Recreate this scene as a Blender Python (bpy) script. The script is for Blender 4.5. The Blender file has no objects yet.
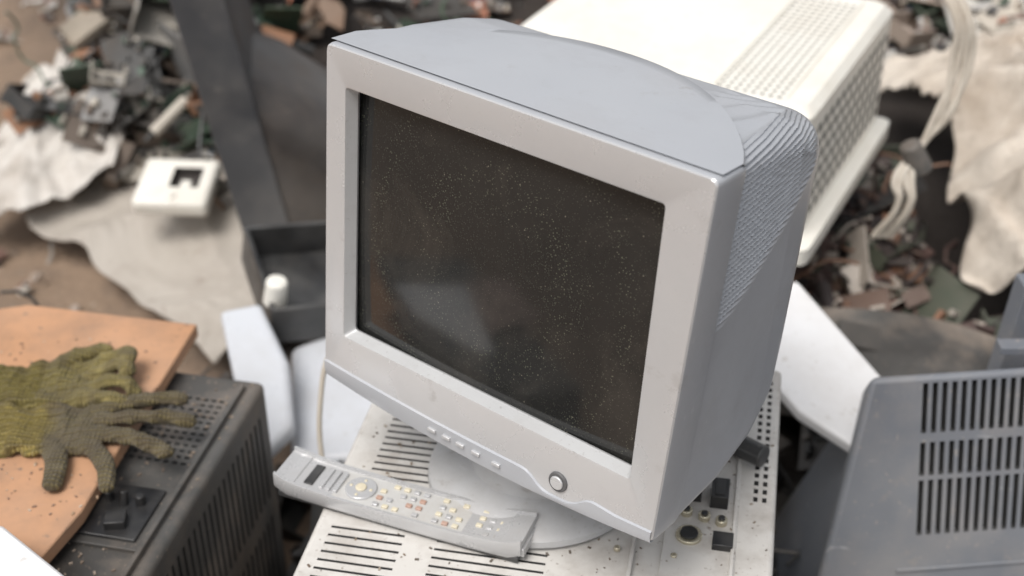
import bpy, bmesh, math, random
from mathutils import Vector, Matrix, Euler, noise
random.seed(7)
rad=math.radians
S=bpy.context.scene
COL=S.collection

# ---------------- materials ----------------
def nt(name):
    m=bpy.data.materials.new(name);m.use_nodes=True
    t=m.node_tree;b=t.nodes['Principled BSDF'];return m,t,b
def mix(t,fac,a,b):
    n=t.nodes.new('ShaderNodeMix');n.data_type='RGBA'
    for sock,val in ((n.inputs[0],fac),(n.inputs[6],a),(n.inputs[7],b)):
        if isinstance(val,bpy.types.NodeSocket): t.links.new(val,sock)
        elif isinstance(val,(int,float)): sock.default_value=val
        else: sock.default_value=(*val,1) if len(val)==3 else val
    return n.outputs[2]
def noi(t,scale,detail=6,rough=.6,vec=None,dist=0):
    n=t.nodes.new('ShaderNodeTexNoise');n.inputs['Scale'].default_value=scale
    n.inputs['Detail'].default_value=detail;n.inputs['Roughness'].default_value=rough
    n.inputs['Distortion'].default_value=dist
    if vec is None:
        tc=t.nodes.get('TC') or t.nodes.new('ShaderNodeTexCoord');tc.name='TC';vec=tc.outputs['Object']
    t.links.new(vec,n.inputs['Vector']);return n.outputs['Fac']
def ramp(t,fac,lo,hi):
    n=t.nodes.new('ShaderNodeMapRange');n.inputs[1].default_value=lo;n.inputs[2].default_value=hi
    t.links.new(fac,n.inputs[0]);return n.outputs[0]
def mth(t,op,a,k):
    n=t.nodes.new('ShaderNodeMath');n.operation=op;t.links.new(a,n.inputs[0])
    if isinstance(k,(int,float)): n.inputs[1].default_value=k
    else: t.links.new(k,n.inputs[1])
    return n.outputs[0]
def mul(t,a,k): return mth(t,'MULTIPLY',a,k)
def bump(t,b,h,strength,dist):
    n=t.nodes.new('ShaderNodeBump');n.inputs['Strength'].default_value=strength;n.inputs['Distance'].default_value=dist
    t.links.new(h,n.inputs['Height']);t.links.new(n.outputs[0],b.inputs['Normal'])
def plastic(name,col,rough=.5,metal=0,dirt=(.18,.15,.12),amt=.35,s1=9,s2=160,spk=.4,bm=.15,vcol=False,scr=0,smg=.5):
    m,t,b=nt(name)
    base=col
    if vcol:
        a=t.nodes.new('ShaderNodeVertexColor');a.layer_name='Col';base=a.outputs[0]
    d=ramp(t,noi(t,s1,8,.65),.45,.75)
    c=mix(t,mul(t,d,amt),base,dirt)
    sp=ramp(t,noi(t,s2,3,.6),.64,.72)
    c=mix(t,mul(t,sp,spk),c,dirt)
    big=ramp(t,noi(t,s1*.35,4),.35,.7)
    c2=mix(t,mul(t,big,.06 if vcol else .1),c,(.9,.9,.88))
    if scr:
        tc=t.nodes.get('TC');mp=t.nodes.new('ShaderNodeMapping');mp.inputs['Rotation'].default_value=(.5,.3,.8);mp.inputs['Scale'].default_value=(6,160,60)
        t.links.new(tc.outputs['Object'],mp.inputs[0])
        s_=mul(t,ramp(t,noi(t,1,5,.6,vec=mp.outputs[0]),.66,.72),ramp(t,noi(t,7,4),.5,.6))
        c2=mix(t,mul(t,s_,scr),c2,(.85,.85,.84))
        sm=mul(t,ramp(t,noi(t,28,5,.7),.60,.68),ramp(t,noi(t,4,3),.45,.6))
        c2=mix(t,mul(t,sm,smg),c2,dirt)
    t.links.new(c2,b.inputs['Base Color'])
    r=t.nodes.new('ShaderNodeMapRange');r.inputs[3].default_value=rough-.08;r.inputs[4].default_value=min(1,rough+.25)
    t.links.new(d,r.inputs[0]);t.links.new(r.outputs[0],b.inputs['Roughness'])
    b.inputs['Metallic'].default_value=metal
    bump(t,b,noi(t,500,2),bm,.0006)
    return m
SILVER=plastic('silver_paint',(.53,.532,.54),.32,.32,(.30,.28,.26),.18,9,230,.2,.04,scr=.12,smg=.35)
BLUEGREY=plastic('bluegrey_plastic',(.40,.415,.445),.36,.15,(.28,.26,.25),.22,8,260,.2,.06,scr=.22,smg=.45)
BASEGREY=plastic('base_plastic',(.42,.42,.425),.5,0,(.22,.19,.16),.5,14,200,.4,scr=.15)
BEIGE=plastic('beige_case',(.57,.55,.52),.55,0,(.20,.155,.12),.65,13,150,.9,scr=.2)
CREAM=plastic('cream_plastic',(.76,.735,.67),.55,0,(.4,.33,.24),.35,6,60,.3)
SLOTSHADE=plastic('slot_shade',(.010,.010,.011),.7,0,(.02,.018,.015),.2)  # near-black colour put inside slots and openings in place of their shade
BLACK=plastic('black_plastic',(.012,.012,.013),.4,0,(.10,.085,.07),.25,14,150,.4)
CHAR=plastic('charcoal_dusty',(.034,.031,.028),.6,0,(.22,.17,.13),.8,9,170,.8,scr=.1)
STEEL=plastic('steelblue_plastic',(.140,.150,.172),.55,0,(.33,.29,.25),.4,9,120,.6,scr=.3)
WHITE=plastic('white_plastic',(.76,.76,.77),.4,0,(.35,.3,.25),.3,6,70,.4)
PALE=plastic('paleblue_plastic',(.54,.56,.60),.35,0,(.3,.27,.24),.35,6,70,.3)
REM=plastic('remote_face',(.54,.535,.52),.4,.1,(.28,.23,.17),.35,30,300,.3)
REMS=plastic('remote_silver',(.50,.50,.505),.30,.3,(.28,.25,.22),.2,25,260,.15,.04)
KEY=plastic('remote_keys',(.62,.56,.42),.5,0,(.3,.24,.15),.3,60,400,.3)
KEYR=plastic('remote_key_red',(.42,.26,.20),.5,0,(.3,.24,.15),.3,60,400,.3)
PBROWN=plastic('brown_board',(.46,.235,.115),.8,0,(.17,.11,.075),.9,6,60,.9,scr=.15)
JUNK=plastic('scrap',(1,1,1),.6,0,(.14,.11,.085),.45,8,60,.4,vcol=True)
METAL=plastic('connector_metal',(.6,.55,.42),.35,.8,(.2,.15,.1),.4)
BROWNCRT=plastic('brown_shell',(.030,.023,.020),.45,0,(.16,.12,.09),.35,7,60,.3)
DKGREY=plastic('dkgrey_tv',(.048,.049,.054),.5,0,(.20,.18,.16),.35,6,60,.3)
CARD=plastic('cardboard_sheet',(.36,.32,.275),.8,0,(.19,.145,.11),.75,4,35,.6)
CABLE=plastic('cable',(.50,.45,.38),.5,0,(.25,.18,.12),.5,20,90,.3)
PLANK=plastic('aged_timber',(.30,.25,.19),.8,0,(.1,.08,.06),.7,6,50,.6)

def cloth_mat(name,col,dirt):
    m,t,b=nt(name)
    d=ramp(t,noi(t,5,8,.65),.42,.7)
    c=mix(t,mul(t,d,.75),col,dirt)
    c=mix(t,mul(t,ramp(t,noi(t,16,6,.7),.52,.7),.5),c,tuple(x*.5 for x in dirt))
    t.links.new(c,b.inputs['Base Color'])
    b.inputs['Roughness'].default_value=.75
    bump(t,b,noi(t,30,6,.7,dist=1.2),.5,.012);return m
TARP=cloth_mat('tarp_dirty',(.58,.52,.45),(.32,.245,.18))
SHEET=cloth_mat('sack_white',(.60,.57,.53),(.34,.285,.235))
REFLRAG=cloth_mat('reflection_rag_cloth',(.50,.36,.31),(.34,.24,.20))

def ground_mat():
    m,t,b=nt('dirt')
    d=ramp(t,noi(t,1.2,8,.6),.35,.65)
    c=mix(t,d,(.37,.262,.185),(.275,.195,.135))
    c=mix(t,ramp(t,noi(t,14,8,.7),.5,.75),c,(.17,.125,.095))
    c=mix(t,mul(t,ramp(t,noi(t,45,4),.62,.7),.6),c,(.45,.38,.31))
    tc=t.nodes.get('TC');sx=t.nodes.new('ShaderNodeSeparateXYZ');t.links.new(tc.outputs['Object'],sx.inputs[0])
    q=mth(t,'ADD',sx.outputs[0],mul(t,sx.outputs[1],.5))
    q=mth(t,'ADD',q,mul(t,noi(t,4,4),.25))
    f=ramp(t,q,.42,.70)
    c=mix(t,f,c,(.045,.036,.031))  # pile area darkened in the colour to deepen the shade between scrap
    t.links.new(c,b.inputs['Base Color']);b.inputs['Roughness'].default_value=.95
    bump(t,b,noi(t,18,10,.7),.8,.03);return m
DIRT=ground_mat()

def screen_mat():
    m,t,b=nt('crt_glass')
    tc=t.nodes.new('ShaderNodeTexCoord');tc.name='TC'
    def specks(scale,r,lo,ch):
        v=t.nodes.new('ShaderNodeTexVoronoi');v.inputs['Scale'].default_value=scale
        t.links.new(tc.outputs['Object'],v.inputs['Vector'])
        s=t.nodes.new('ShaderNodeSeparateColor');t.links.new(v.outputs['Color'],s.inputs[0])
        return mul(t,ramp(t,v.outputs['Distance'],r,r*.4),ramp(t,s.outputs[ch],lo,lo+.05))
    f=mul(t,specks(230,.17,.86,0),ramp(t,noi(t,6,4),.3,.5))
    f2=specks(420,.30,.80,1);f3=specks(700,.35,.7,2)
    base=mix(t,ramp(t,noi(t,6,5),.4,.7),(.015,.0155,.0155),(.023,.023,.022))
    c=mix(t,mul(t,f3,.45),base,(.12,.13,.10))
    c=mix(t,mul(t,f2,.6),c,(.17,.18,.13))
    c=mix(t,mul(t,f,.6),c,(.30,.28,.22))
    refl_patch=ramp(t,noi(t,9,7,.65,dist=1),.5,.8)  # brownish patches in the glass colour, standing in for a soft reflection
    c=mix(t,mul(t,refl_patch,.18),c,(.14,.12,.10))
    t.links.new(c,b.inputs['Base Color'])
    r=t.nodes.new('ShaderNodeMapRange');r.inputs[3].default_value=.05;r.inputs[4].default_value=.13
    t.links.new(noi(t,11,6),r.inputs[0]);t.links.new(r.outputs[0],b.inputs['Roughness'])
    return m
GLASS=screen_mat()

def glove_mat(name,knit,coat,edge_x):
    m,t,b=nt(name)
    tc=t.nodes.new('ShaderNodeTexCoord');tc.name='TC'
    sx=t.nodes.new('ShaderNodeSeparateXYZ');t.links.new(tc.outputs['Object'],sx.inputs[0])
    f=ramp(t,mth(t,'ADD',sx.outputs[0],mul(t,noi(t,30,5),.05)),edge_x+.015,edge_x+.035)
    def wave(sc,d,dist):
        w=t.nodes.new('ShaderNodeTexWave');w.inputs['Scale'].default_value=sc;w.bands_direction=d
        w.inputs['Distortion'].default_value=dist;w.inputs['Detail Scale'].default_value=2;t.links.new(tc.outputs['Object'],w.inputs['Vector']);return w.outputs['Fac']
    ww=mul(t,wave(55,'Y',2),mth(t,'ADD',mul(t,wave(70,'X',2),.7),.3))
    k=mix(t,ramp(t,ww,.05,.6),tuple(x*.38 for x in knit),knit)
    cc=mix(t,ramp(t,noi(t,50,5),.42,.7),coat,tuple(min(1,x*1.8) for x in coat))
    cc=mix(t,mul(t,ww,.4),cc,knit)
    c=mix(t,f,k,cc)
    c=mix(t,mul(t,ramp(t,noi(t,22,7,.7),.45,.68),.6),c,(.07,.052,.036))
    t.links.new(c,b.inputs['Base Color']);b.inputs['Roughness'].default_value=.95
    b.inputs['Specular IOR Level'].default_value=.12
    b.inputs['Sheen Weight'].default_value=.1
    bump(t,b,mth(t,'ADD',ww,mul(t,noi(t,260,3),.6)),1.0,.003);return m

# ---------------- mesh helpers ----------------
class MB:
    def __init__(s): s.v=[];s.f=[];s.m=[];s.c=[]
    def add(s,vs,fs,mat=0,col=(1,1,1)):
        o=len(s.v);s.v+= [tuple(v) for v in vs]
        for f in fs: s.f.append([i+o for i in f]);s.m.append(mat);s.c.append(col)
    def box(s,c,size,rot=(0,0,0),mat=0,col=(1,1,1),top=1.0):
        M=Euler(rot).to_matrix() if not isinstance(rot,Matrix) else rot
        vs=[]
        for z in(-.5,.5):
            k=top if z>0 else 1
            for x,y in((-.5,-.5),(.5,-.5),(.5,.5),(-.5,.5)):
                vs.append(M@Vector((x*k*size[0],y*k*size[1],z*size[2]))+Vector(c))
        s.add(vs,[(3,2,1,0),(4,5,6,7),(0,1,5,4),(1,2,6,5),(2,3,7,6),(3,0,4,7)],mat,col)
    def cyl(s,p0,p1,r0,r1=None,n=16,mat=0,col=(1,1,1)):
        r1=r0 if r1 is None else r1
        p0=Vector(p0);p1=Vector(p1);z=(p1-p0).normalized()
        x=z.orthogonal().normalized();y=z.cross(x)
        vs=[p0+(x*math.cos(a)+y*math.sin(a))*r0 for a in [2*math.pi*i/n for i in range(n)]]
        vs+=[p1+(x*math.cos(a)+y*math.sin(a))*r1 for a in [2*math.pi*i/n for i in range(n)]]
        fs=[(i,(i+1)%n,n+(i+1)%n,n+i) for i in range(n)]
        fs+=[tuple(reversed(range(n))),tuple(range(n,2*n))]
        s.add(vs,fs,mat,col)
    def loft(s,rings,mats=None,caps=True,col=(1,1,1)):
        n=len(rings[0]);o=[p for r in rings for p in r];fs=[];ms=[]
        for j in range(len(rings)-1):
            for i in range(n):
                fs.append((j*n+i,j*n+(i+1)%n,(j+1)*n+(i+1)%n,(j+1)*n+i));ms.append(mats[j] if mats else 0)
        if caps:
            fs.append(tuple(reversed(range(n))));ms.append(ms[0])
            fs.append(tuple((len(rings)-1)*n+i for i in range(n)));ms.append(ms[-2])
        b=len(s.v);s.v+=[tuple(p) for p in o]
        for f,m in zip(fs,ms): s.f.append([i+b for i in f]);s.m.append(m);s.c.append(col)
    def obj(s,name,mats,parent=None,bevel=0,seg=2,smooth=False,recalc=True,angle=35):
        me=bpy.data.meshes.new(name);me.from_pydata(s.v,[],s.f)
        for m in mats: me.materials.append(m)
        me.polygons.foreach_set('material_index',s.m)
        ca=me.color_attributes.new('Col','FLOAT_COLOR','CORNER')
        data=[]
        for f,c in zip(s.f,s.c): data+= [c[0],c[1],c[2],1.0]*len(f)
        ca.data.foreach_set('color',data)
        if recalc:
            bm=bmesh.new();bm.from_mesh(me);bmesh.ops.recalc_face_normals(bm,faces=bm.faces);bm.to_mesh(me);bm.free()
        o=bpy.data.objects.new(name,me);COL.objects.link(o)
        if parent: o.parent=parent
        if bevel:
            md=o.modifiers.new('b','BEVEL');md.width=bevel;md.segments=seg;md.limit_method='ANGLE';md.angle_limit=rad(40)
        if smooth or bevel:
            me.polygons.foreach_set('use_smooth',[True]*len(me.polygons))
            me.set_sharp_from_angle(angle=rad(angle))
        return o
def bake(o):
    dg=bpy.context.evaluated_depsgraph_get();dg.update()
    me=bpy.data.meshes.new_from_object(o.evaluated_get(dg));o.modifiers.clear();o.data=me
def cut(o,mb):
    if o.modifiers: bake(o)
    c=mb.obj('cutter',[SLOTSHADE,SLOTSHADE])
    for p in c.data.polygons:p.material_index=1
    c.parent=o.parent; c.location=o.location;c.rotation_euler=o.rotation_euler
    md=o.modifiers.new('x','BOOLEAN');md.operation='DIFFERENCE';md.solver='EXACT';md.object=c
    bake(o);bpy.data.objects.remove(c)
def empty(name,loc=(0,0,0),rz=0):
    e=bpy.data.objects.new(name,None);COL.objects.link(e);e.location=loc;e.rotation_euler=(0,0,rz);e.empty_display_size=.05;return e
def curve(name,pts,r,mat,parent=None):
    cu=bpy.data.curves.new(name,'CURVE');cu.dimensions='3D';cu.bevel_depth=r;cu.bevel_resolution=3;cu.resolution_u=8
    sp=cu.splines.new('BEZIER');sp.bezier_points.add(len(pts)-1)
    for bp,p in zip(sp.bezier_points,pts): bp.co=p;bp.handle_left_type=bp.handle_right_type='AUTO'
    cu.materials.append(mat);o=bpy.data.objects.new(name,cu);COL.objects.link(o)
    if parent:o.parent=parent
    return o

# ---------------- CRT monitor ----------------
mon=empty('crt_monitor',(-.019,.988,.789),rad(-38.6))
TILT=(rad(-6),0,0)
def rq(c,r,ns,na):
    out=[];n=len(c)
    for i in range(n):
        P=Vector(c[i]);A=(Vector(c[i-1])-P).normalized();B=(Vector(c[(i+1)%n])-P).normalized()
        a=P+A*r;b=P+B*r
        for k in range(na+1):
            t=k/na;out.append(a*(1-t)**2+P*2*t*(1-t)+b*t*t)
        nx=Vector(c[(i+1)%n]);nb=nx+(P-nx).normalized()*r
        for k in range(1,ns):
            out.append(b.lerp(nb,k/ns))
    return out
OC=[(-.194,-.180),(.199,-.180),(.211,.162),(-.192,.164)]
IC=[(-.1625,-.122),(.1625,-.122),(.1625,.122),(-.1625,.122)]
def sag(x): return .013*max(0,1-(x/.2)**2)
def outer(k=1,dz=0):
    o=[]
    for p in rq(OC,.007,24,5):
        z=p.y
        if z<-.15: z-=sag(p.x)*min(1,(-.15-z)/.03)
        o.append((p.x*k,z*k))
    return o
def inner(e): return [(p.x,p.y) for p in rq([(x+math.copysign(e,x),z+math.copysign(e,z)) for x,z in IC],.004,24,5)]
def R3(l,y): return [(x,y,z) for x,z in l]
b=MB()
b.loft([R3(outer(.985),.034),R3(outer(.995),.033),R3(outer(1.0),.026),R3(outer(1),-.004),R3(outer(.996),-.008),R3(outer(.990),-.0095),
        R3(inner(.0075),-.0085),R3(inner(.006),-.008),R3(inner(.001),.003),R3(inner(-.002),.006)],mats=[1,1,1,1,0,0,0,2,2],caps=False)
RECESS=plastic('bezel_bevel',(.48,.485,.49),.4,.2,(.15,.13,.11),.3,20,200,.3)
o=b.obj('bezel',[SILVER,BLUEGREY,RECESS],mon,smooth=True,angle=25);o.rotation_euler=TILT
b=MB();nx,nz=32,24;vs=[];fs=[]
for j in range(nz+1):
    for i in range(nx+1):
        x=(i/nx-.5)*.333;z=(j/nz-.5)*.252
        vs.append((x,.0035+.02*((x/.2)**2*.35+(z/.15)**2*.15),z))
for j in range(nz):
    for i in range(nx): a=j*(nx+1)+i;fs.append((a,a+1,a+nx+2,a+nx+1))
b.add(vs,fs);o=b.obj('screen',[GLASS],mon,smooth=True,recalc=False);o.rotation_euler=TILT
b=MB();N=48;M_=10;rows=[]
def ydep(x): 
    u=(x-.008)/.205
    return .018+.144*max(0,1-abs(u)**2.2)**.85
for j in range(M_+1):
    row=[]
    for i in range(N+1):
        x=-.1925+i/N*.4015;y0=-.002;y1=ydep(x);t=j/M_;y=y0+(y1-y0)*t
        row.append((x,y,.1655-.002*(i/N)+.004*math.sin(math.pi*min(1,t*1.0)*.5)*(max(0,1-((x-.008)/.2)**2))))
    rows.append(row)
rows.append([(p[0],p[1]+.003,p[2]-.003) for p in rows[-1]])
rows.append([(p[0],p[1]+.002,p[2]-.03) for p in rows[-1]])
vs=[p for r in rows for p in r];fs=[]
for j in range(len(rows)-1):
    for i in range(N): a=j*(N+1)+i;fs.append((a,a+1,a+N+2,a+N+1))
b.add(vs,fs);o=b.obj('top_cap',[BLUEGREY],mon,smooth=True,angle=50);o.rotation_euler=TILT
def section(hw,zt,zb,r,y):
    c=[(-hw,zb),(hw,zb),(hw+.004,zt),(-hw,zt)]
    pts=[]
    n=len(c);cnt=[30,380,80,30];NA=[10,16,44,10]
    for i in range(n):
        na=NA[i]
        P=Vector(c[i]);A=(Vector(c[i-1])-P).normalized();B=(Vector(c[(i+1)%n])-P).normalized()
        a=P+A*r;bb=P+B*r
        for k in range(na+1):
            t=k/na;pts.append(a*(1-t)**2+P*2*t*(1-t)+bb*t*t)
        nxp=Vector(c[(i+1)%n]);nb=nxp+(P-nxp).normalized()*r
        for k in range(1,cnt[i]): pts.append(bb.lerp(nb,k/cnt[i]))
    return pts
keys=[(.028,.199,.160,-.180,.012),(.10,.197,.160,-.180,.02),(.16,.194,.157,-.170,.03),(.195,.190,.151,-.150,.035),(.213,.184,.144,-.115,.04),(.235,.170,.130,-.095,.045),(.30,.12,.085,-.07,.05),(.38,.085,.055,-.05,.03),(.395,.06,.04,-.03,.02)]
def kint(y):
    for a,c in zip(keys,keys[1:]):
        if y<=c[0]+1e-9:
            t=(y-a[0])/(c[0]-a[0]);return [a[i]*(1-t)+c[i]*t for i in range(5)]
    return list(keys[-1])
ys=[.028+i*.003 for i in range(63)]+[.217,.222,.228,.235,.25,.27,.30,.34,.38,.395]
rings=[]
for y in ys:
    _,hw,zt,zb_,r=kint(y)
    pts=section(hw,zt,zb_,r,y)
    ring=[];sacc=None;prev=None
    for p in pts:
        x,z=p.x,p.y
        if x>.09:
            if sacc is None and z>-.05 and x>.15: sacc=z
            elif sacc is not None: sacc+=(p-prev).length
        else: sacc=None
        prev=p
        if sacc is not None and .040<y<.211:
            lim=.005+((y-.040)/.170)**1.3*.115
            d=z-lim
            if d>0:
                m=min(1,d/.008)*min(1,(y-.040)/.005)*min(1,(.211-y)/.008)*min(1,max(0,(x-.10)/.01))
                ph=(sacc-.10*y)/.0050
                g=(.5+.5*math.sin(ph*2*math.pi))**.6
                nrm=Vector((x-.13,max(0,z-(zt-r))*1.6)) if z>zt-r else Vector((1,0))
                if x<hw-r: nrm=Vector((0,1))
                nrm.normalize()
                x-=.0028*g*m*nrm.x;z-=.0028*g*m*nrm.y
        ring.append((x,y,z))
    rings.append(ring)
b=MB();b.loft(rings,caps=True);o=b.obj('rear_housing',[BLUEGREY],mon,smooth=True,angle=60);o.rotation_euler=TILT
# chin
b=MB();N=80;top=[];bot=[]
for i in range(N+1):
    x=-.1915+i/N*.3885
    zb=-.1785-sag(x);zt=-.163-.007*max(0,1-(x/.2)**2)
    zt-=.014*math.exp(-((x-.098)/.028)**4)
    if x>.13: zt-=.004*min(1,(x-.13)/.03)
    top.append((x,zt));bot.append((x,min(zb,zt-.002)))
vs=[];fs=[]
for (x,zt),(x2,zb) in zip(top,bot):
    vs+=[(x,-.0088,zt+.0008),(x,-.0112,zt-.0004),(x,-.0114,(zt+zb)/2),(x,-.0095,zb),(x,-.004,zb-.0012)]
for i in range(N):
    for k in range(4): a=i*5+k;fs.append((a,a+1,a+6,a+5))
b.add(vs,fs);o=b.obj('chin',[BLUEGREY],mon,smooth=True,angle=40);o.rotation_euler=TILT
b=MB()
for x in (-.048,-.030,-.013,.006,.030): b.box((x,-.0117,-.179 if x<.02 else -.1795),(.0095,.004,.0036))
b.cyl((.098,-.0075,-.1655),(.098,-.0115,-.1655),.0102,.0096,32,1)
b.cyl((.098,-.0115,-.1655),(.098,-.0135,-.1655),.0070,.0064,32,0)
o=b.obj('buttons',[SILVER,DKGREY],mon,bevel=.0007);o.rotation_euler=TILT
b=MB()
def disc(r,z,cy=.092,cx=-.016): return [(cx+r*math.cos(a),cy+r*math.sin(a),z) for a in [2*math.pi*i/64 for i in range(64)]]
zb=.49-.789+.002
b.loft([disc(.110,zb),disc(.113,zb+.004),disc(.112,zb+.010),disc(.106,zb+.015),disc(.085,zb+.021),disc(.070,zb+.028),disc(.064,zb+.05),disc(.075,zb+.085),disc(.09,zb+.115)])
o=b.obj('swivel_base',[BASEGREY],mon,smooth=True,angle=40)

# ---------------- beige case below ----------------
ang=math.atan2(-.19,.98)
case=empty('beige_desktop_case',(.312,1.255,.49),ang)
b=MB();b.box((-.225,-.27,-.16),(.45,.54,.32));top=b.obj('case_shell',[BEIGE,SLOTSHADE],case,bevel=.006,seg=3)
cm=MB()
for r in range(17):
    for c_ in range(2): cm.box((-.012-.009*c_,-.03-r*.0125,0),(.0045,.007,.02))
for r in range(19): cm.box((-.375,-.09-r*.0105,0),(.085,.0030,.02))
for r in range(11): cm.box((-.27,-.35-r*.0115,0),(.11,.0030,.02))
for r in range(11): cm.box((-.395,-.35-r*.0115,0),(.075,.0030,.02))
for r in range(8): cm.box((-.29,-.10-r*.0105,0),(.05,.0030,.02))
cut(top,cm)
b=MB()
b.box((-.072,-.20,.0015),(.070,.37,.004),mat=0)
b.box((-.040,-.22,.003),(.0035,.40,.010),mat=0)
b.box((-.085,-.232,.010),(.020,.034,.018),mat=1);b.box((-.057,-.240,.010),(.018,.030,.018),mat=1)
b.box((-.085,-.232,.0195),(.012,.026,.002),mat=2);b.box((-.057,-.240,.0195),(.010,.022,.002),mat=2)
for i,(x,y) in enumerate(((-.088,-.268),(-.070,-.272),(-.053,-.276))):
    b.cyl((x,y,.002),(x,y,.010),.006,.006,18,3);b.cyl((x,y,.0101),(x,y,.012),.0035,.0035,14,1)
b.cyl((-.083,-.300,.002),(-.083,-.300,.007),.013,.013,28,3);b.cyl((-.083,-.300,.0071),(-.083,-.300,.0095),.009,.009,24,1)
b.box((-.050,-.305,.006),(.02,.02,.010),mat=1)
for (x,y) in ((-.045,-.03),(-.10,-.10),(-.095,-.33),(-.046,-.15),(-.2,-.40),(-.15,-.33)): b.cyl((x,y,.001),(x,y,.0055),.0035,.003,12,3)
b.box((-.195,-.285,.006),(.055,.028,.012),rot=(0,0,.35),mat=0)
b.box((-.135,-.38,.004),(.004,.14,.006),mat=0)
for x,y in ((-.07,-.08),(-.065,-.12),(-.075,-.15)): b.box((x,y,.0042),(.022,.012,.0015),mat=4)
b.obj('connector_panel',[BEIGE,BLACK,SLOTSHADE,METAL,WHITE],case,bevel=.001)
b=MB()
for i in range(320):
    x=random.uniform(-.44,-.005);y=random.uniform(-.5,-.01);s=random.uniform(.0006,.0020)
    c=random.choice([(.12,.08,.05),(.2,.15,.1),(.09,.07,.05),(.3,.25,.2)])
    b.box((x,y,.0035 if -.107<x<-.037 and y<-.02 and y>-.38 else .0006),(s*2,s,s*.7),rot=(0,0,random.uniform(0,3)),col=c)
b.obj('dust_crumbs',[JUNK],case,recalc=False)

cab=empty('black_cable',(0,0,0))
b=MB();b.cyl((.208,1.125,.506),(.262,1.078,.508),.013,.012,18);b.cyl((.185,1.145,.512),(.208,1.125,.506),.006,.011,14)
b.obj('plug',[BLACK],cab,bevel=.002)
curve('lead',[(.185,1.145,.512),(.15,1.17,.54),(.16,1.21,.50),(.22,1.26,.498)],.004,BLACK,cab)

# ---------------- remote control ----------------
rem=empty('remote_control',(-.108,1.010,.492),math.atan2(-.10,.25))
L=.268
b=MB();N=40;rings=[]
for i in range(N+1):
    t=i/N;x=(t-.5)*L;w=.0255;h=.0190+.006*abs(2*t-1)**4
    e=min(1,min(t,1-t)*22);w*=.92+.08*e;lo=.003*abs(2*t-1)**4+(1-e)*.004;h-=(1-e)*.003
    sec=[(-w,.30),(-w*.92,.12),(-w*.8,.12),(w*.8,.12),(w*.92,.12),(w,.30),(w,.88),(w*.97,1),(w*.86,1.0),(w*.84,.84),(-w*.84,.84),(-w*.86,1),(-w*.97,1),(-w,.88)]
    rings.append([(x,y,lo+z*h) for y,z in sec])
b.loft(rings);
o=b.obj('shell',[REMS],rem,smooth=True,angle=30)
b=MB()
b.box((0,0,.0035),(.262,.046,.007),mat=2)  # black strip added along the underside as its shading
b.box((0,0,.0155),(.222,.0415,.0022),mat=0)
b.box((-.100,0,.0178),(.010,.030,.004),mat=2)
for i in range(3): b.box((-.086+.008*i,0,.0178),(.0045,.030,.003),mat=1)
b.cyl((-.047,0,.0165),(-.047,0,.0190),.0165,.016,32,1);b.cyl((-.047,0,.0190),(-.047,0,.0208),.006,.0055,20,3)
for a in range(4): b.box((-.047+.011*math.cos(a*1.571),.011*math.sin(a*1.571),.0192),(.003,.003,.0015),mat=3)
kc=random.Random(3)
for i in range(13):
    for j in range(4):
        if (i+j)%7==3 or i in(5,9): continue
        x=-.024+i*.0108;y=-.0152+j*.0101
        b.box((x,y,.0176),(.0064,.0048,.0028),mat=kc.choice([3,3,3,1,3,3,1,4,5]))
for sx in (-1,1):
    b.box((sx*.121,0,.0205),(.016,.044,.003),rot=(0,-sx*.12,0),mat=1)
b.box((-.1345,0,.012),(.004,.040,.012),mat=2);b.box((.1345,0,.012),(.004,.040,.010),mat=1)
b.obj('keypad',[REM,REMS,BLACK,KEY,BASEGREY,KEYR],rem,bevel=.0010)

# ---------------- dark equipment, board and gloves (left) ----------------
dk=empty('dark_stereo_cabinet',(-.303,1.325,.42),rad(-12))
b=MB();b.box((-.25,-.32,-.20),(.50,.64,.40));o=b.obj('cabinet',[CHAR,SLOTSHADE],dk,bevel=.008,seg=3)
cm=MB()
for r in range(12):
    for c_ in range(9): cm.box((-.035-c_*.0105,-.05-r*.0105,0),(.0065,.0045,.016))
for r in range(40): cm.box((0,-.03-r*.0142,-.10),(.014,.0055,.13))
for r in range(40): cm.box((0,-.03-r*.0142,-.26),(.014,.0055,.13))
cut(o,cm)
b=MB()
b.box((-.085,-.26,.002),(.13,.10,.006),mat=0);b.box((-.085,-.26,.006),(.11,.08,.006),mat=1)
for i in range(5): b.cyl((-.12+.018*i,-.245-.006*(i%2),.006),(-.12+.018*i,-.245,.020+.004*(i%2)),.006,.005,12,1)
b.box((-.11,-.285,.014),(.03,.012,.014),mat=1);b.box((-.06,-.28,.013),(.022,.02,.012),rot=(0,0,.3),mat=1)
b.box((-.02,-.27,.004),(.006,.5,.008),mat=0)
b.box((-.16,-.25,.003),(.05,.006,.008),mat=0)
b.obj('fittings',[CHAR,BLACK],dk,bevel=.001)
b=MB()
for i in range(260):
    x=random.uniform(-.13,-.005);y=random.uniform(-.5,-.01);s=random.uniform(.0006,.0025)
    b.box((x,y,.0008),(s*2,s,s*.7),rot=(0,0,random.uniform(0,3)),col=random.choice([(.25,.19,.14),(.3,.24,.19),(.15,.11,.08)]))
b.obj('grit',[JUNK],dk,recalc=False)
def prism(mb,poly,z0,z1,mat=0,col=(1,1,1)):
    n=len(poly);vs=[(x,y,z0) for x,y in poly]+[(x,y,z1) for x,y in poly]
    mb.add(vs,[tuple(range(n))[::-1],tuple(range(n,2*n))]+[(i,(i+1)%n,n+(i+1)%n,n+i) for i in range(n)],mat,col)
bd=MB()
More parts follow.
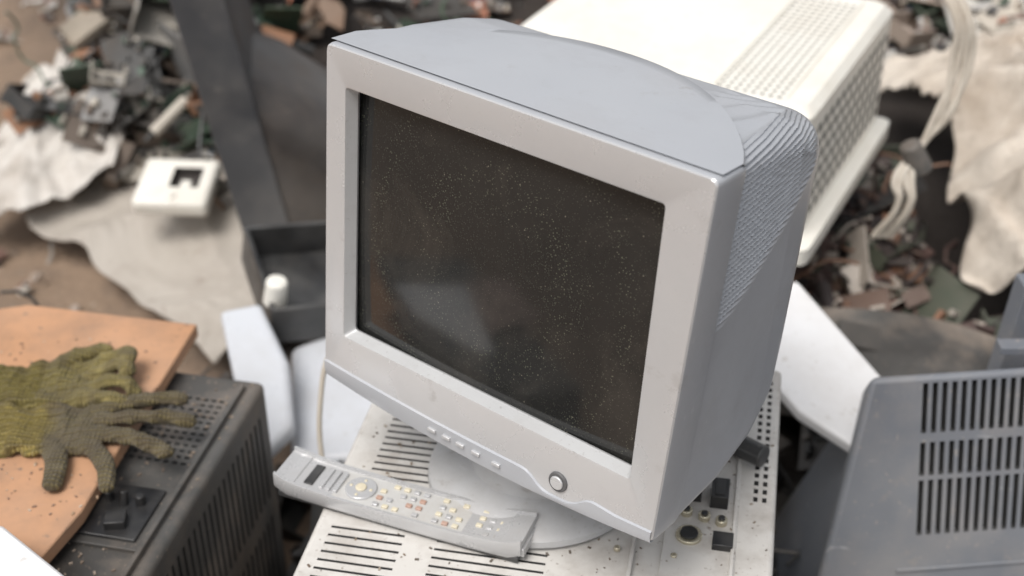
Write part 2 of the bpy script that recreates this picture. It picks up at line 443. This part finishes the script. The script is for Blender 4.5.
prism(bd,[(-.625,1.45),(-.398,1.405),(-.418,1.28),(-.422,1.27),(-.452,1.06),(-.475,.99),(-.80,1.03),(-.80,1.40)],.432,.450)
bd.obj('chipboard_panel',[PBROWN],bevel=.002)
b=MB()
for i in range(260):
    x=random.uniform(-.70,-.43);y=random.uniform(1.05,1.38);s=random.uniform(.0006,.0024)
    b.box((x,y,.4506),(s*2,s,s*.6),rot=(0,0,random.uniform(0,3)),col=random.choice([(.20,.12,.08),(.3,.2,.12),(.16,.11,.08),(.5,.42,.33)]))
b.obj('wood_chips',[JUNK],recalc=False)
b=MB();prism(b,[(-.60,1.01),(-.50,.985),(-.40,.90),(-.40,.87),(-.62,.87)],.458,.50)
o=b.obj('white_foam_block',[WHITE],bevel=.004)

def glove(name,loc,rz,mat,pose,s=1.0,flat=.75,seed=0):
    g=bmesh.new()
    def blob(p,r,sc=(1,1,1)):
        bmesh.ops.create_icosphere(g,subdivisions=2,radius=r,matrix=Matrix.Translation(p)@Matrix.Diagonal((*sc,1)))
    def cap(pts,r0,r1):
        pts=[Vector(p) for p in pts]
        if len(pts)==3:
            pts=[pts[0]*(1-t)**2+pts[1]*2*t*(1-t)+pts[2]*t*t for t in [i/6 for i in range(7)]]
        tot=sum((b_-a_).length for a_,b_ in zip(pts,pts[1:]));acc=0
        for a_,b_ in zip(pts,pts[1:]):
            l=(b_-a_).length;n=max(2,int(l/.003))
            for i in range(n+1):
                t=(acc+l*i/n)/tot;blob(a_.lerp(b_,i/n),(r0+(r1-r0)*t),(1,1,.8))
            acc+=l
    for i in range(9):
        for j in range(7):
            blob((-.015+i*.0090,-.034+j*.0113,.009+.003*math.sin(i*.9+j*1.1)),.0095)
    for i in range(12):
        x=-.10+i*.008
        wv=.90+.12*abs(i-8)/8
        for j in range(7): blob((x,(-.034+j*.0113)*wv,.010+.005*math.sin(i*.8+j*.6)),.0095)
    for pts,r0,r1 in pose: cap(pts,r0,r1)
    me=bpy.data.meshes.new(name);g.to_mesh(me);g.free();me.materials.append(mat)
    o=bpy.data.objects.new(name,me);COL.objects.link(o)
    md=o.modifiers.new('r','REMESH');md.mode='VOXEL';md.voxel_size=.0015;md.use_smooth_shade=True
    md=o.modifiers.new('s','SMOOTH');md.iterations=6;md.factor=.5
    bake(o);me=o.data
    nr=[v.normal.copy() for v in me.vertices]
    for v,n in zip(me.vertices,nr):
        c=v.co
        q=Vector((c.x*42,c.y*24,c.z*30))+Vector((seed,0,0));fold=1-abs(noise.noise(q))*2
        f2=noise.noise(c*75+Vector((0,seed,0)))
        d=.0036*fold+.0011*f2
        if c.x<.0: d+=.0012*math.sin(c.y*2*math.pi/.0056)
        else: d+=.0004*math.sin(c.y*2*math.pi/.0045)*math.sin(c.x*2*math.pi/.0045)
        v.co=c+n*(d-.0020)
    for p in me.polygons:p.use_smooth=True
    o.location=loc;o.rotation_euler=(0,0,rz);o.scale=(s,s,s*flat)
    return o
GM1=glove_mat('glove_knit',(.33,.26,.085),(.075,.062,.040),.0)
GM2=glove_mat('glove_knit_olive',(.27,.22,.075),(.17,.14,.055),.05)
poseA=[([(.050,.031,.011),(.10,.050,.018),(.140,.048,.012)],.0112,.0094),
       ([(.055,.011,.011),(.11,.018,.020),(.156,.010,.010)],.0114,.0096),
       ([(.053,-.011,.011),(.100,-.018,.020),(.138,-.046,.010)],.0114,.0096),
       ([(.046,-.030,.011),(.080,-.056,.018),(.086,-.098,.009)],.0112,.0096),
       ([(.008,-.030,.011),(.030,-.062,.016),(.026,-.092,.010)],.0128,.0115)]
glove('work_glove',(-.520,1.185,.4495),rad(2),GM1,poseA,1.0,.85,1)
poseB=[([(.050,.030,.011),(.10,.050,.028),(.100,.022,.032)],.0112,.0098),
       ([(.055,.011,.011),(.100,.026,.034),(.098,.004,.024)],.0114,.0098),
       ([(.053,-.011,.011),(.092,-.006,.030),(.112,-.020,.010)],.0114,.0098),
       ([(.046,-.030,.011),(.080,-.034,.024),(.104,-.044,.010)],.0112,.0092),
       ([(.010,.030,.011),(.03,.060,.016),(.060,.066,.010)],.0128,.0108)]
glove('work_glove',(-.550,1.262,.4505),rad(5),GM2,poseB,1.0,.95,4)

# ---------------- right: steel-blue tv back cover ----------------
tv=empty('television_back_cover',(0,0,0))
F=[(.41,1.24,.49),(.86,1.275,.50),(.33,1.10,.04),(.86,1.13,.04)]
b=MB()
vs=[F[2],F[3],F[1],F[0],(.36,1.45,.04),(.86,1.45,.04),(.86,1.40,.38),(.455,1.38,.37)]
b.add(vs,[(0,1,2,3),(5,4,7,6),(3,2,6,7),(1,0,4,5),(0,3,7,4),(2,1,5,6)])
o=b.obj('cover',[STEEL,SLOTSHADE],tv,bevel=.009,seg=3)
TL=Vector(F[0]);ex=(Vector(F[1])-TL).normalized();dn=(Vector(F[2])-TL);dn=dn-ex*dn.dot(ex);dn.normalize();nn=ex.cross(dn)
RM=Matrix((ex,dn,nn)).transposed()
cm=MB()
for i in range(30):
    for (s0,s1) in ((.012,.074),(.086,.128),(.134,.205)):
        c_=TL+ex*(.066+i*.0115)+dn*((s0+s1)/2);cm.box(c_,(.0062,s1-s0,.03),rot=RM)
cut(o,cm)
b=MB()
b.box(TL+ex*.2+dn*.25,(.32,.004,.006),rot=RM)
b.box((.62,1.36,.47),(.03,.03,.16),rot=(.1,0,.1));b.box((.60,1.30,.49),(.05,.02,.01))
b.obj('trim',[STEEL],tv,bevel=.001)

# ---------------- upper right: cream crt monitor ----------------
cr=empty('cream_computer_monitor',(.405,1.656,.25),math.atan2(.888,.46))
b=MB()
def rr(x0,x1,y0,y1,z,r=.02):
    return [(p.x,p.y,z) for p in rq([(x0,y0),(x1,y0),(x1,y1),(x0,y1)],r,3,4)]
b.loft([rr(.02,.22,.08,.40,-.08),rr(.00,.40,.03,.46,.13),rr(-.015,.47,-.022,.50,.140),rr(-.015,.47,-.022,.50,.165),rr(.0,.46,.0,.5,.170),rr(.0,.46,.0,.5,.36),rr(.012,.45,.012,.49,.372)])
o=b.obj('housing',[CREAM,SLOTSHADE],cr,smooth=True,angle=30)
cm=MB()
for i in range(14):
    for j in range(6): cm.box((.03+i*.03,0,.195+j*.026),(.018,.024,.014))
for i in range(24):
    for j in range(8): cm.box((.03+i*.0165,.055+j*.0125,.372),(.006,.006,.005))
for i in range(14): cm.box((.03+i*.027,.035,.03),(.010,.05,.15))
cut(o,cm)
b=MB();b.box((.23,.15,.3735),(.40,.004,.003));b.box((.23,.045,.3735),(.40,.003,.003));b.obj('ridges',[CREAM],cr,bevel=.001)

# ---------------- upper left: dark crt television ----------------
dt=empty('dark_television',(-.47,2.27,.10),rad(8))
b=MB()
b.box((-.03,0,.28),(.085,.34,.62),rot=(0,rad(-9),0),mat=0)
b.box((-.076,-.0,.28),(.006,.26,.48),rot=(0,rad(-9),0),mat=1)
b.obj('bezel',[DKGREY,BLACK],dt,bevel=.012,seg=3)
b=MB();rg=[]
for x,hy,z0,z1 in ((-.02,.165,.02,.36),(.05,.165,.0,.33),(.12,.155,.01,.28),(.18,.13,.04,.24),(.225,.10,.08,.20),(.24,.06,.11,.17)):
    rg.append([(x,p.x,p.y) for p in rq([(-hy,z0),(hy,z0),(hy,z1),(-hy,z1)],min(hy*.7,.10),3,6)])
b.loft(rg);b.obj('tube_housing',[BROWNCRT],dt,smooth=True,angle=60)

# ---------------- terrain ----------------
def h(x,y):
    xb=-.80-.5*(y-2.14)
    s=max(0,min(1,(x-xb)/.6));s=s*s*(3-2*s)
    m=.05+.22*max(0,min(1,(y-1.7)/1.2))
    if y>4: m*=max(0,1-(y-4)/3)
    if y<.5: m*=max(0,1-(.5-y)/1)
    if x>2.5: m*=max(0,1-(x-2.5)/2)
    bl=noise.noise(Vector((x*2.3,y*2.3,0)))*.09+noise.noise(Vector((x*6,y*6,3)))*.035
    near=1 if (abs(x)<6 and -3<y<9) else 0
    return s*(m+bl*near)+ (noise.noise(Vector((x*5,y*5,9)))*.012*near)
gx=sorted(set([-60,-30,-15,-8,-5]+[round(-4+i*.05,3) for i in range(161)]+[5,8,15,30,60]))
gy=sorted(set([-60,-30,-15,-8,-4,-2,-1]+[round(-.5+i*.05,3) for i in range(131)]+[7,9,15,30,60]))
vs=[(x,y,h(x,y)) for y in gy for x in gx];W_=len(gx)
fs=[(j*W_+i,j*W_+i+1,(j+1)*W_+i+1,(j+1)*W_+i) for j in range(len(gy)-1) for i in range(W_-1)]
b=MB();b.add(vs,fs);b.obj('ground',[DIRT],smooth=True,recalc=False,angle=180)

def crumple(name,corner,mat,nx=90,ny=90,amp=.05,seed=0,thick=.002,fr=4,dome=0):
    A,B_,C_,D_=[Vector(c) for c in corner];vs=[]
    for j in range(ny+1):
        for i in range(nx+1):
            u=i/nx;v=j/ny
            p=(A*(1-u)+B_*u)*(1-v)+(D_*(1-u)+C_*u)*v
            q=Vector((p.x*fr+seed,p.y*fr,seed))
            q=q+Vector((noise.noise(q*1.3+Vector((3,1,4))),noise.noise(q*1.3+Vector((7,7,1))),0))*.6
            r=1-abs(noise.noise(q))*2;r2=1-abs(noise.noise(q*2.7))*2;r3=1-abs(noise.noise(q*6))*2
            w=noise.noise(q*.8+Vector((5,5,5)))
            eu=noise.noise(Vector((v*5,seed,1)))*.10;ev=noise.noise(Vector((u*5,seed,7)))*.10
            sc=min(1,amp/.04)
            p=p+(B_-A)*eu+(D_-A)*ev+Vector((w*.05*sc,noise.noise(q+Vector((9,0,0)))*.05*sc,amp*(r*.8+r2*.45+r3*.2)+w*amp+dome*math.sin(math.pi*u)*math.sin(math.pi*v)))
            vs.append(p)
    fs=[(j*(nx+1)+i,j*(nx+1)+i+1,(j+1)*(nx+1)+i+1,(j+1)*(nx+1)+i) for j in range(ny) for i in range(nx)]
    b=MB();b.add(vs,fs);o=b.obj(name,[mat],smooth=True,recalc=False,angle=180)
    md=o.modifiers.new('s','SOLIDIFY');md.thickness=thick;return o
crumple('dirty_tarpaulin',[(.72,2.40,.32),(.72,1.74,.27),(1.30,1.42,.22),(1.50,2.45,.46)],TARP,amp=.085,seed=3,dome=.12,fr=3.4)
crumple('woven_sack',[(-1.10,2.30,.03),(-.80,2.34,.10),(-.80,2.90,.20),(-1.12,2.85,.10)],SHEET,amp=.05,seed=8,dome=.06)
crumple('cardboard_sheet',[(-.98,2.36,.06),(-.50,1.82,.07),(-.20,2.05,.17),(-.74,2.66,.17)],CARD,amp=.014,seed=1,thick=.005,fr=3)
crumple('unseen_reflection_rag',[(-.80,.74,.432),(-.64,.71,.432),(-.58,.84,.432),(-.76,.86,.432)],REFLRAG,nx=40,ny=40,amp=.006,seed=5,dome=.03,fr=14)  # added out of view so the screen mirrors a pinkish patch

sb=empty('white_socket_box',(-.62,2.20,.21));sb.rotation_euler=(rad(12),0,rad(-4))
b=MB();b.box((0,0,0),(.14,.13,.035));o=b.obj('body',[CREAM,BROWNCRT],sb,bevel=.01,seg=3)
cm=MB();cm.box((.018,.008,.02),(.055,.055,.04));cut(o,cm)
b=MB();b.box((.018,-.008,.002),(.02,.03,.02));b.cyl((.0,-.045,.015),(.0,-.045,.022),.010,.010,16);b.obj('inserts',[CREAM],sb,bevel=.002)

tr=empty('black_tray',(-.29,1.80,.24));tr.rotation_euler=(rad(10),rad(8),rad(22))
b=MB();b.box((0,0,0),(.24,.20,.012))
for sx in(-1,1): b.box((sx*.118,0,.03),(.008,.20,.07))
for sy in(-1,1): b.box((0,sy*.098,.03),(.24,.008,.07))
b.obj('tray',[BLACK],tr,bevel=.003)
b=MB();b.cyl((-.11,-.07,.05),(-.11,-.07,.095),.018,.016,20);b.obj('cap',[CREAM],tr,bevel=.004)

def slab(name,pts,th,mat,bev=.004):
    P=[Vector(p) for p in pts];n=(P[1]-P[0]).cross(P[2]-P[0]).normalized()
    if n.z<0:n=-n
    b=MB();k=len(P);b.add([p-n*th for p in P]+P,[tuple(range(k)),tuple(range(k,2*k))]+[(i,(i+1)%k,k+(i+1)%k,k+i) for i in range(k)])
    return b.obj(name,[mat],bevel=bev,seg=3)
slab('pale_plastic_panel',[(-.435,1.66,.30),(-.375,1.675,.305),(-.32,1.56,.28),(-.30,1.45,.25),(-.335,1.40,.24),(-.385,1.50,.27)],.03,PALE,.01)
slab('white_appliance_panel',[(-.34,1.68,.22),(-.12,1.78,.25),(-.05,1.55,.22),(-.14,1.43,.22),(-.31,1.44,.19)],.05,PALE,.015)
slab('white_plastic_panel',[(.36,1.56,.41),(.395,1.57,.41),(.50,1.36,.36),(.47,1.24,.34),(.36,1.33,.37),(.30,1.45,.39)],.02,WHITE,.005)
# dark electronic unit, right: curved lid with a cooling fan, boards spilling behind it
dh=empty('dark_electronic_unit',(.62,1.56,.23));dh.rotation_euler=(rad(8),rad(6),rad(-20))
b=MB();rg=[]
for i in range(15):
    t=i/14;x=(t-.5)*.46;zz=.035*math.sin(math.pi*t)
    hw=.085+.02*math.sin(math.pi*t)
    rg.append([(x,-hw,zz-.06),(x,-hw,zz),(x,-hw+.012,zz+.008),(x,hw-.012,zz+.012),(x,hw,zz),(x,hw,zz-.06)])
b.loft(rg);b.obj('lid',[CHAR],dh,smooth=True,angle=30)
b=MB();b.cyl((.10,.0,.03),(.10,0,.052),.045,.043,32,col=(.05,.045,.05))
for a in range(7):
    an=a*6.283/7;b.box((.10+.026*math.cos(an),.026*math.sin(an),.054),(.028,.012,.003),rot=(.5,0,an),col=(.10,.08,.10))
b.cyl((.10,0,.052),(.10,0,.060),.014,.013,20,col=(.16,.14,.15))
b.box((-.12,.02,.035),(.08,.05,.01),rot=(0,.1,.2),col=(.05,.045,.04))
b.obj('fan',[JUNK],dh,recalc=False)

cb=empty('tangled_cables',(0,0,0))
for k in range(4):
    o_=lambda s=.010:(random.uniform(-s,s))
    e=(k-1.5)*.009
    curve('cable_%d'%k,[(.56+e+o_(),1.95,.80),(.60+e,1.88+o_(),.745),(.65+e+o_(),1.83,.69+o_()),(.652+e,1.82,.63),(.630+e*.6+o_(),1.80,.55),(.600,1.79+o_(),.49),(.582+e,1.77,.455),(.592+e+o_(),1.76,.43),(.565+e,1.77,.36)],.0048,CABLE,cb)
b=MB();b.cyl((.588,1.79,.508),(.612,1.79,.463),.016,.020,16);b.obj('cable_tie',[CHAR],cb,bevel=.004)
wc=empty('white_power_cord',(0,0,0))
curve('cord',[(-.11,1.22,.50),(-.15,1.25,.55),(-.20,1.27,.52),(-.225,1.25,.44),(-.22,1.22,.33),(-.2,1.2,.2)],.0032,CABLE,wc)

# ---------------- e-waste scatter ----------------
PALS={'mix':[(.62,.60,.56),(.5,.45,.38),(.02,.02,.02),(.02,.02,.022),(.09,.09,.095),(.04,.085,.045),(.025,.05,.03),(.18,.11,.07),(.35,.34,.33),(.72,.71,.68),(.10,.07,.05),(.34,.12,.06),(.05,.08,.14),(.05,.04,.035),(.04,.035,.03)],
'pcb':[(.035,.075,.045),(.025,.05,.03),(.10,.07,.05),(.04,.035,.03),(.32,.30,.27),(.015,.015,.015),(.25,.12,.06),(.2,.2,.2),(.45,.41,.35),(.02,.02,.02),(.02,.02,.02)],
'brown':[(.08,.042,.036),(.11,.060,.05),(.06,.036,.032),(.025,.018,.018),(.16,.10,.075),(.42,.37,.32),(.24,.12,.07),(.05,.06,.04),(.03,.02,.02)],
'dark':[(.012,.012,.012),(.02,.018,.017),(.035,.03,.027),(.06,.052,.045),(.012,.012,.012),(.08,.07,.06)],
'light':[(.60,.57,.52),(.5,.46,.40),(.34,.27,.22),(.2,.15,.12),(.65,.63,.60),(.06,.06,.06),(.25,.13,.10),(.10,.07,.06),(.12,.08,.07)]}
def scatter(name,n,xr,yr,zr,size,pal,inside=None):
    b=MB();P=PALS[pal];k=0;tries=0
    while k<n and tries<n*6:
        tries+=1
        x=random.uniform(*xr);y=random.uniform(*yr)
        if inside and not inside(x,y): continue
        k+=1
        z=h(x,y)+random.uniform(*zr)
        s=random.uniform(*size)*(1.8 if random.random()<.12 else 1)
        def cv():
            g=random.uniform(.75,1.2);return tuple(min(.8,v*g) for v in random.choice(P))
        c=cv()
        M=Euler((random.gauss(0,.45),random.gauss(0,.45),random.uniform(0,6.28))).to_matrix();t=random.random();O=Vector((x,y,z))
        if t<.34:
            w=s*random.uniform(.8,1.6);d=s*random.uniform(.5,1);b.box(O,(w,d,.003),M,col=c)
            for q in range(random.randint(5,14)):
                px=random.uniform(-.42,.42)*w;py=random.uniform(-.42,.42)*d;cc=cv();hh=random.uniform(.006,.02)
                if random.random()<.4: b.cyl(O+M@Vector((px,py,.001)),O+M@Vector((px,py,hh*1.4)),.005,.005,8,col=cc)
                else: b.box(O+M@Vector((px,py,hh/2)),(random.uniform(.006,.025),random.uniform(.005,.016),hh),M,col=cc)
        elif t<.52:
            w=s*random.uniform(.5,1.3);d=s*random.uniform(.3,.9)
            pts=[(math.cos(a)*w*.5*random.uniform(.6,1.1),math.sin(a)*d*.5*random.uniform(.6,1.1)) for a in [6.283*i/6 for i in range(6)]]
            kk=random.uniform(-2,2)
            top_=[O+M@Vector((px,py,px*px*kk)) for px,py in pts];bo=[p-M@Vector((0,0,.004)) for p in top_]
            b.add(bo+top_,[tuple(range(6))[::-1],tuple(range(6,12))]+[(i,(i+1)%6,6+(i+1)%6,6+i) for i in range(6)],col=c)
        elif t<.72:
            w=s*random.uniform(.5,1);d=s*random.uniform(.4,.8);hh=s*random.uniform(.15,.4)
            b.box(O,(w,d,.004),M,col=c)
            for sx in(-1,1): b.box(O+M@Vector((sx*w/2,0,hh/2)),(.004,d,hh),M,col=c)
            b.box(O+M@Vector((0,d/2,hh/2)),(w,.004,hh),M,col=c)
        elif t<.80:
            a=O;bq=O+M@Vector((s*.8,0,0));b.cyl(a,bq,s*.10,s*.10,10,col=c);b.cyl(bq,bq+M@Vector((s*.2,0,0)),s*.05,s*.05,8,col=cv())
        else:
            p=O.copy();dr=Vector((random.gauss(0,1),random.gauss(0,1),.3)).normalized()
            for q in range(11):
                nx_=p+dr*s*.22;b.cyl(p,nx_,.0028,.0028,6,col=c);p=nx_;dr=(dr+Vector((random.gauss(0,.5),random.gauss(0,.5),random.gauss(0,.3)-.12))).normalized()
    return b.obj(name,[JUNK],recalc=False)
def tarp_zone(x,y): return x>.68 and 1.55<y<2.5 and x<1.5
def inpile(x,y): return x>-.80-.5*(y-2.14)+.25 and not tarp_zone(x,y)
scatter('electronic_scrap_pile',2600,(-1.3,2.4),(2.2,4.6),(.0,.13),(.035,.11),'mix',inpile)
scatter('circuit_board_heap',330,(-.98,-.50),(2.40,3.0),(.05,.25),(.04,.13),'pcb')
scatter('brown_scrap_heap',950,(.33,1.0),(1.55,2.2),(.02,.16),(.03,.10),'brown',lambda x,y:not(tarp_zone(x,y) and y>1.76) and not (y<1.62 and x<.50) and not(abs((x-.62)*.94-(y-1.56)*.34)<.24 and abs((x-.62)*.34+(y-1.56)*.94)<.09))
scatter('pale_scrap_heap',420,(.7,2.2),(2.5,3.7),(.04,.16),(.04,.13),'light')
scatter('dark_scrap_heap',560,(-.75,1.2),(.7,2.2),(.0,.12),(.05,.14),'dark',lambda x,y:not(tarp_zone(x,y)) and not(x<-.2 and y>1.75))
scatter('dirt_litter',380,(-2.6,-.65),(1.5,4.6),(.0,.01),(.010,.045),'light',lambda x,y:x<-.80-.5*(y-2.14)+.5)
slab('grey_plank',[(-.98,2.75,.30),(-.93,2.68,.29),(-.70,2.98,.40),(-.75,3.08,.43)],.02,PLANK,.003)
slab('wooden_board',[(-1.05,3.05,.22),(-.98,2.98,.22),(-.55,3.45,.42),(-.62,3.55,.42)],.02,PLANK,.003)

# ---------------- light ----------------
w=bpy.data.worlds.new('World');S.world=w;w.use_nodes=True
t=w.node_tree;bg=t.nodes['Background'];sk=t.nodes.new('ShaderNodeTexSky');sk.sky_type='NISHITA';sk.sun_disc=False
EL,AZ=rad(62),rad(215)
sk.sun_elevation=EL;sk.sun_rotation=AZ;sk.dust_density=4;sk.air_density=1.2
hs=t.nodes.new('ShaderNodeHueSaturation');hs.inputs['Saturation'].default_value=.2
t.links.new(sk.outputs[0],hs.inputs['Color']);t.links.new(hs.outputs[0],bg.inputs[0]);bg.inputs[1].default_value=.15
sl=bpy.data.lights.new('sun','SUN');sl.energy=2.3;sl.angle=rad(30);sl.color=(1,.96,.91)
so=bpy.data.objects.new('sun',sl);COL.objects.link(so)
sd=Vector((math.sin(AZ)*math.cos(EL),math.cos(AZ)*math.cos(EL),math.sin(EL)))
so.rotation_euler=sd.to_track_quat('Z','Y').to_euler()
# ---------------- camera ----------------
cd=bpy.data.cameras.new('camera');cd.sensor_width=36;cd.lens=47.46;cd.clip_end=300;cd.clip_start=.05
cd.dof.use_dof=True;cd.dof.focus_distance=1.17;cd.dof.aperture_fstop=3.8
co=bpy.data.objects.new('camera',cd);COL.objects.link(co);co.location=(0,0,1.42);co.rotation_euler=(rad(90-33.09),0,0)
S.camera=co
S.view_settings.view_transform='Standard';S.view_settings.look='None';S.view_settings.exposure=0
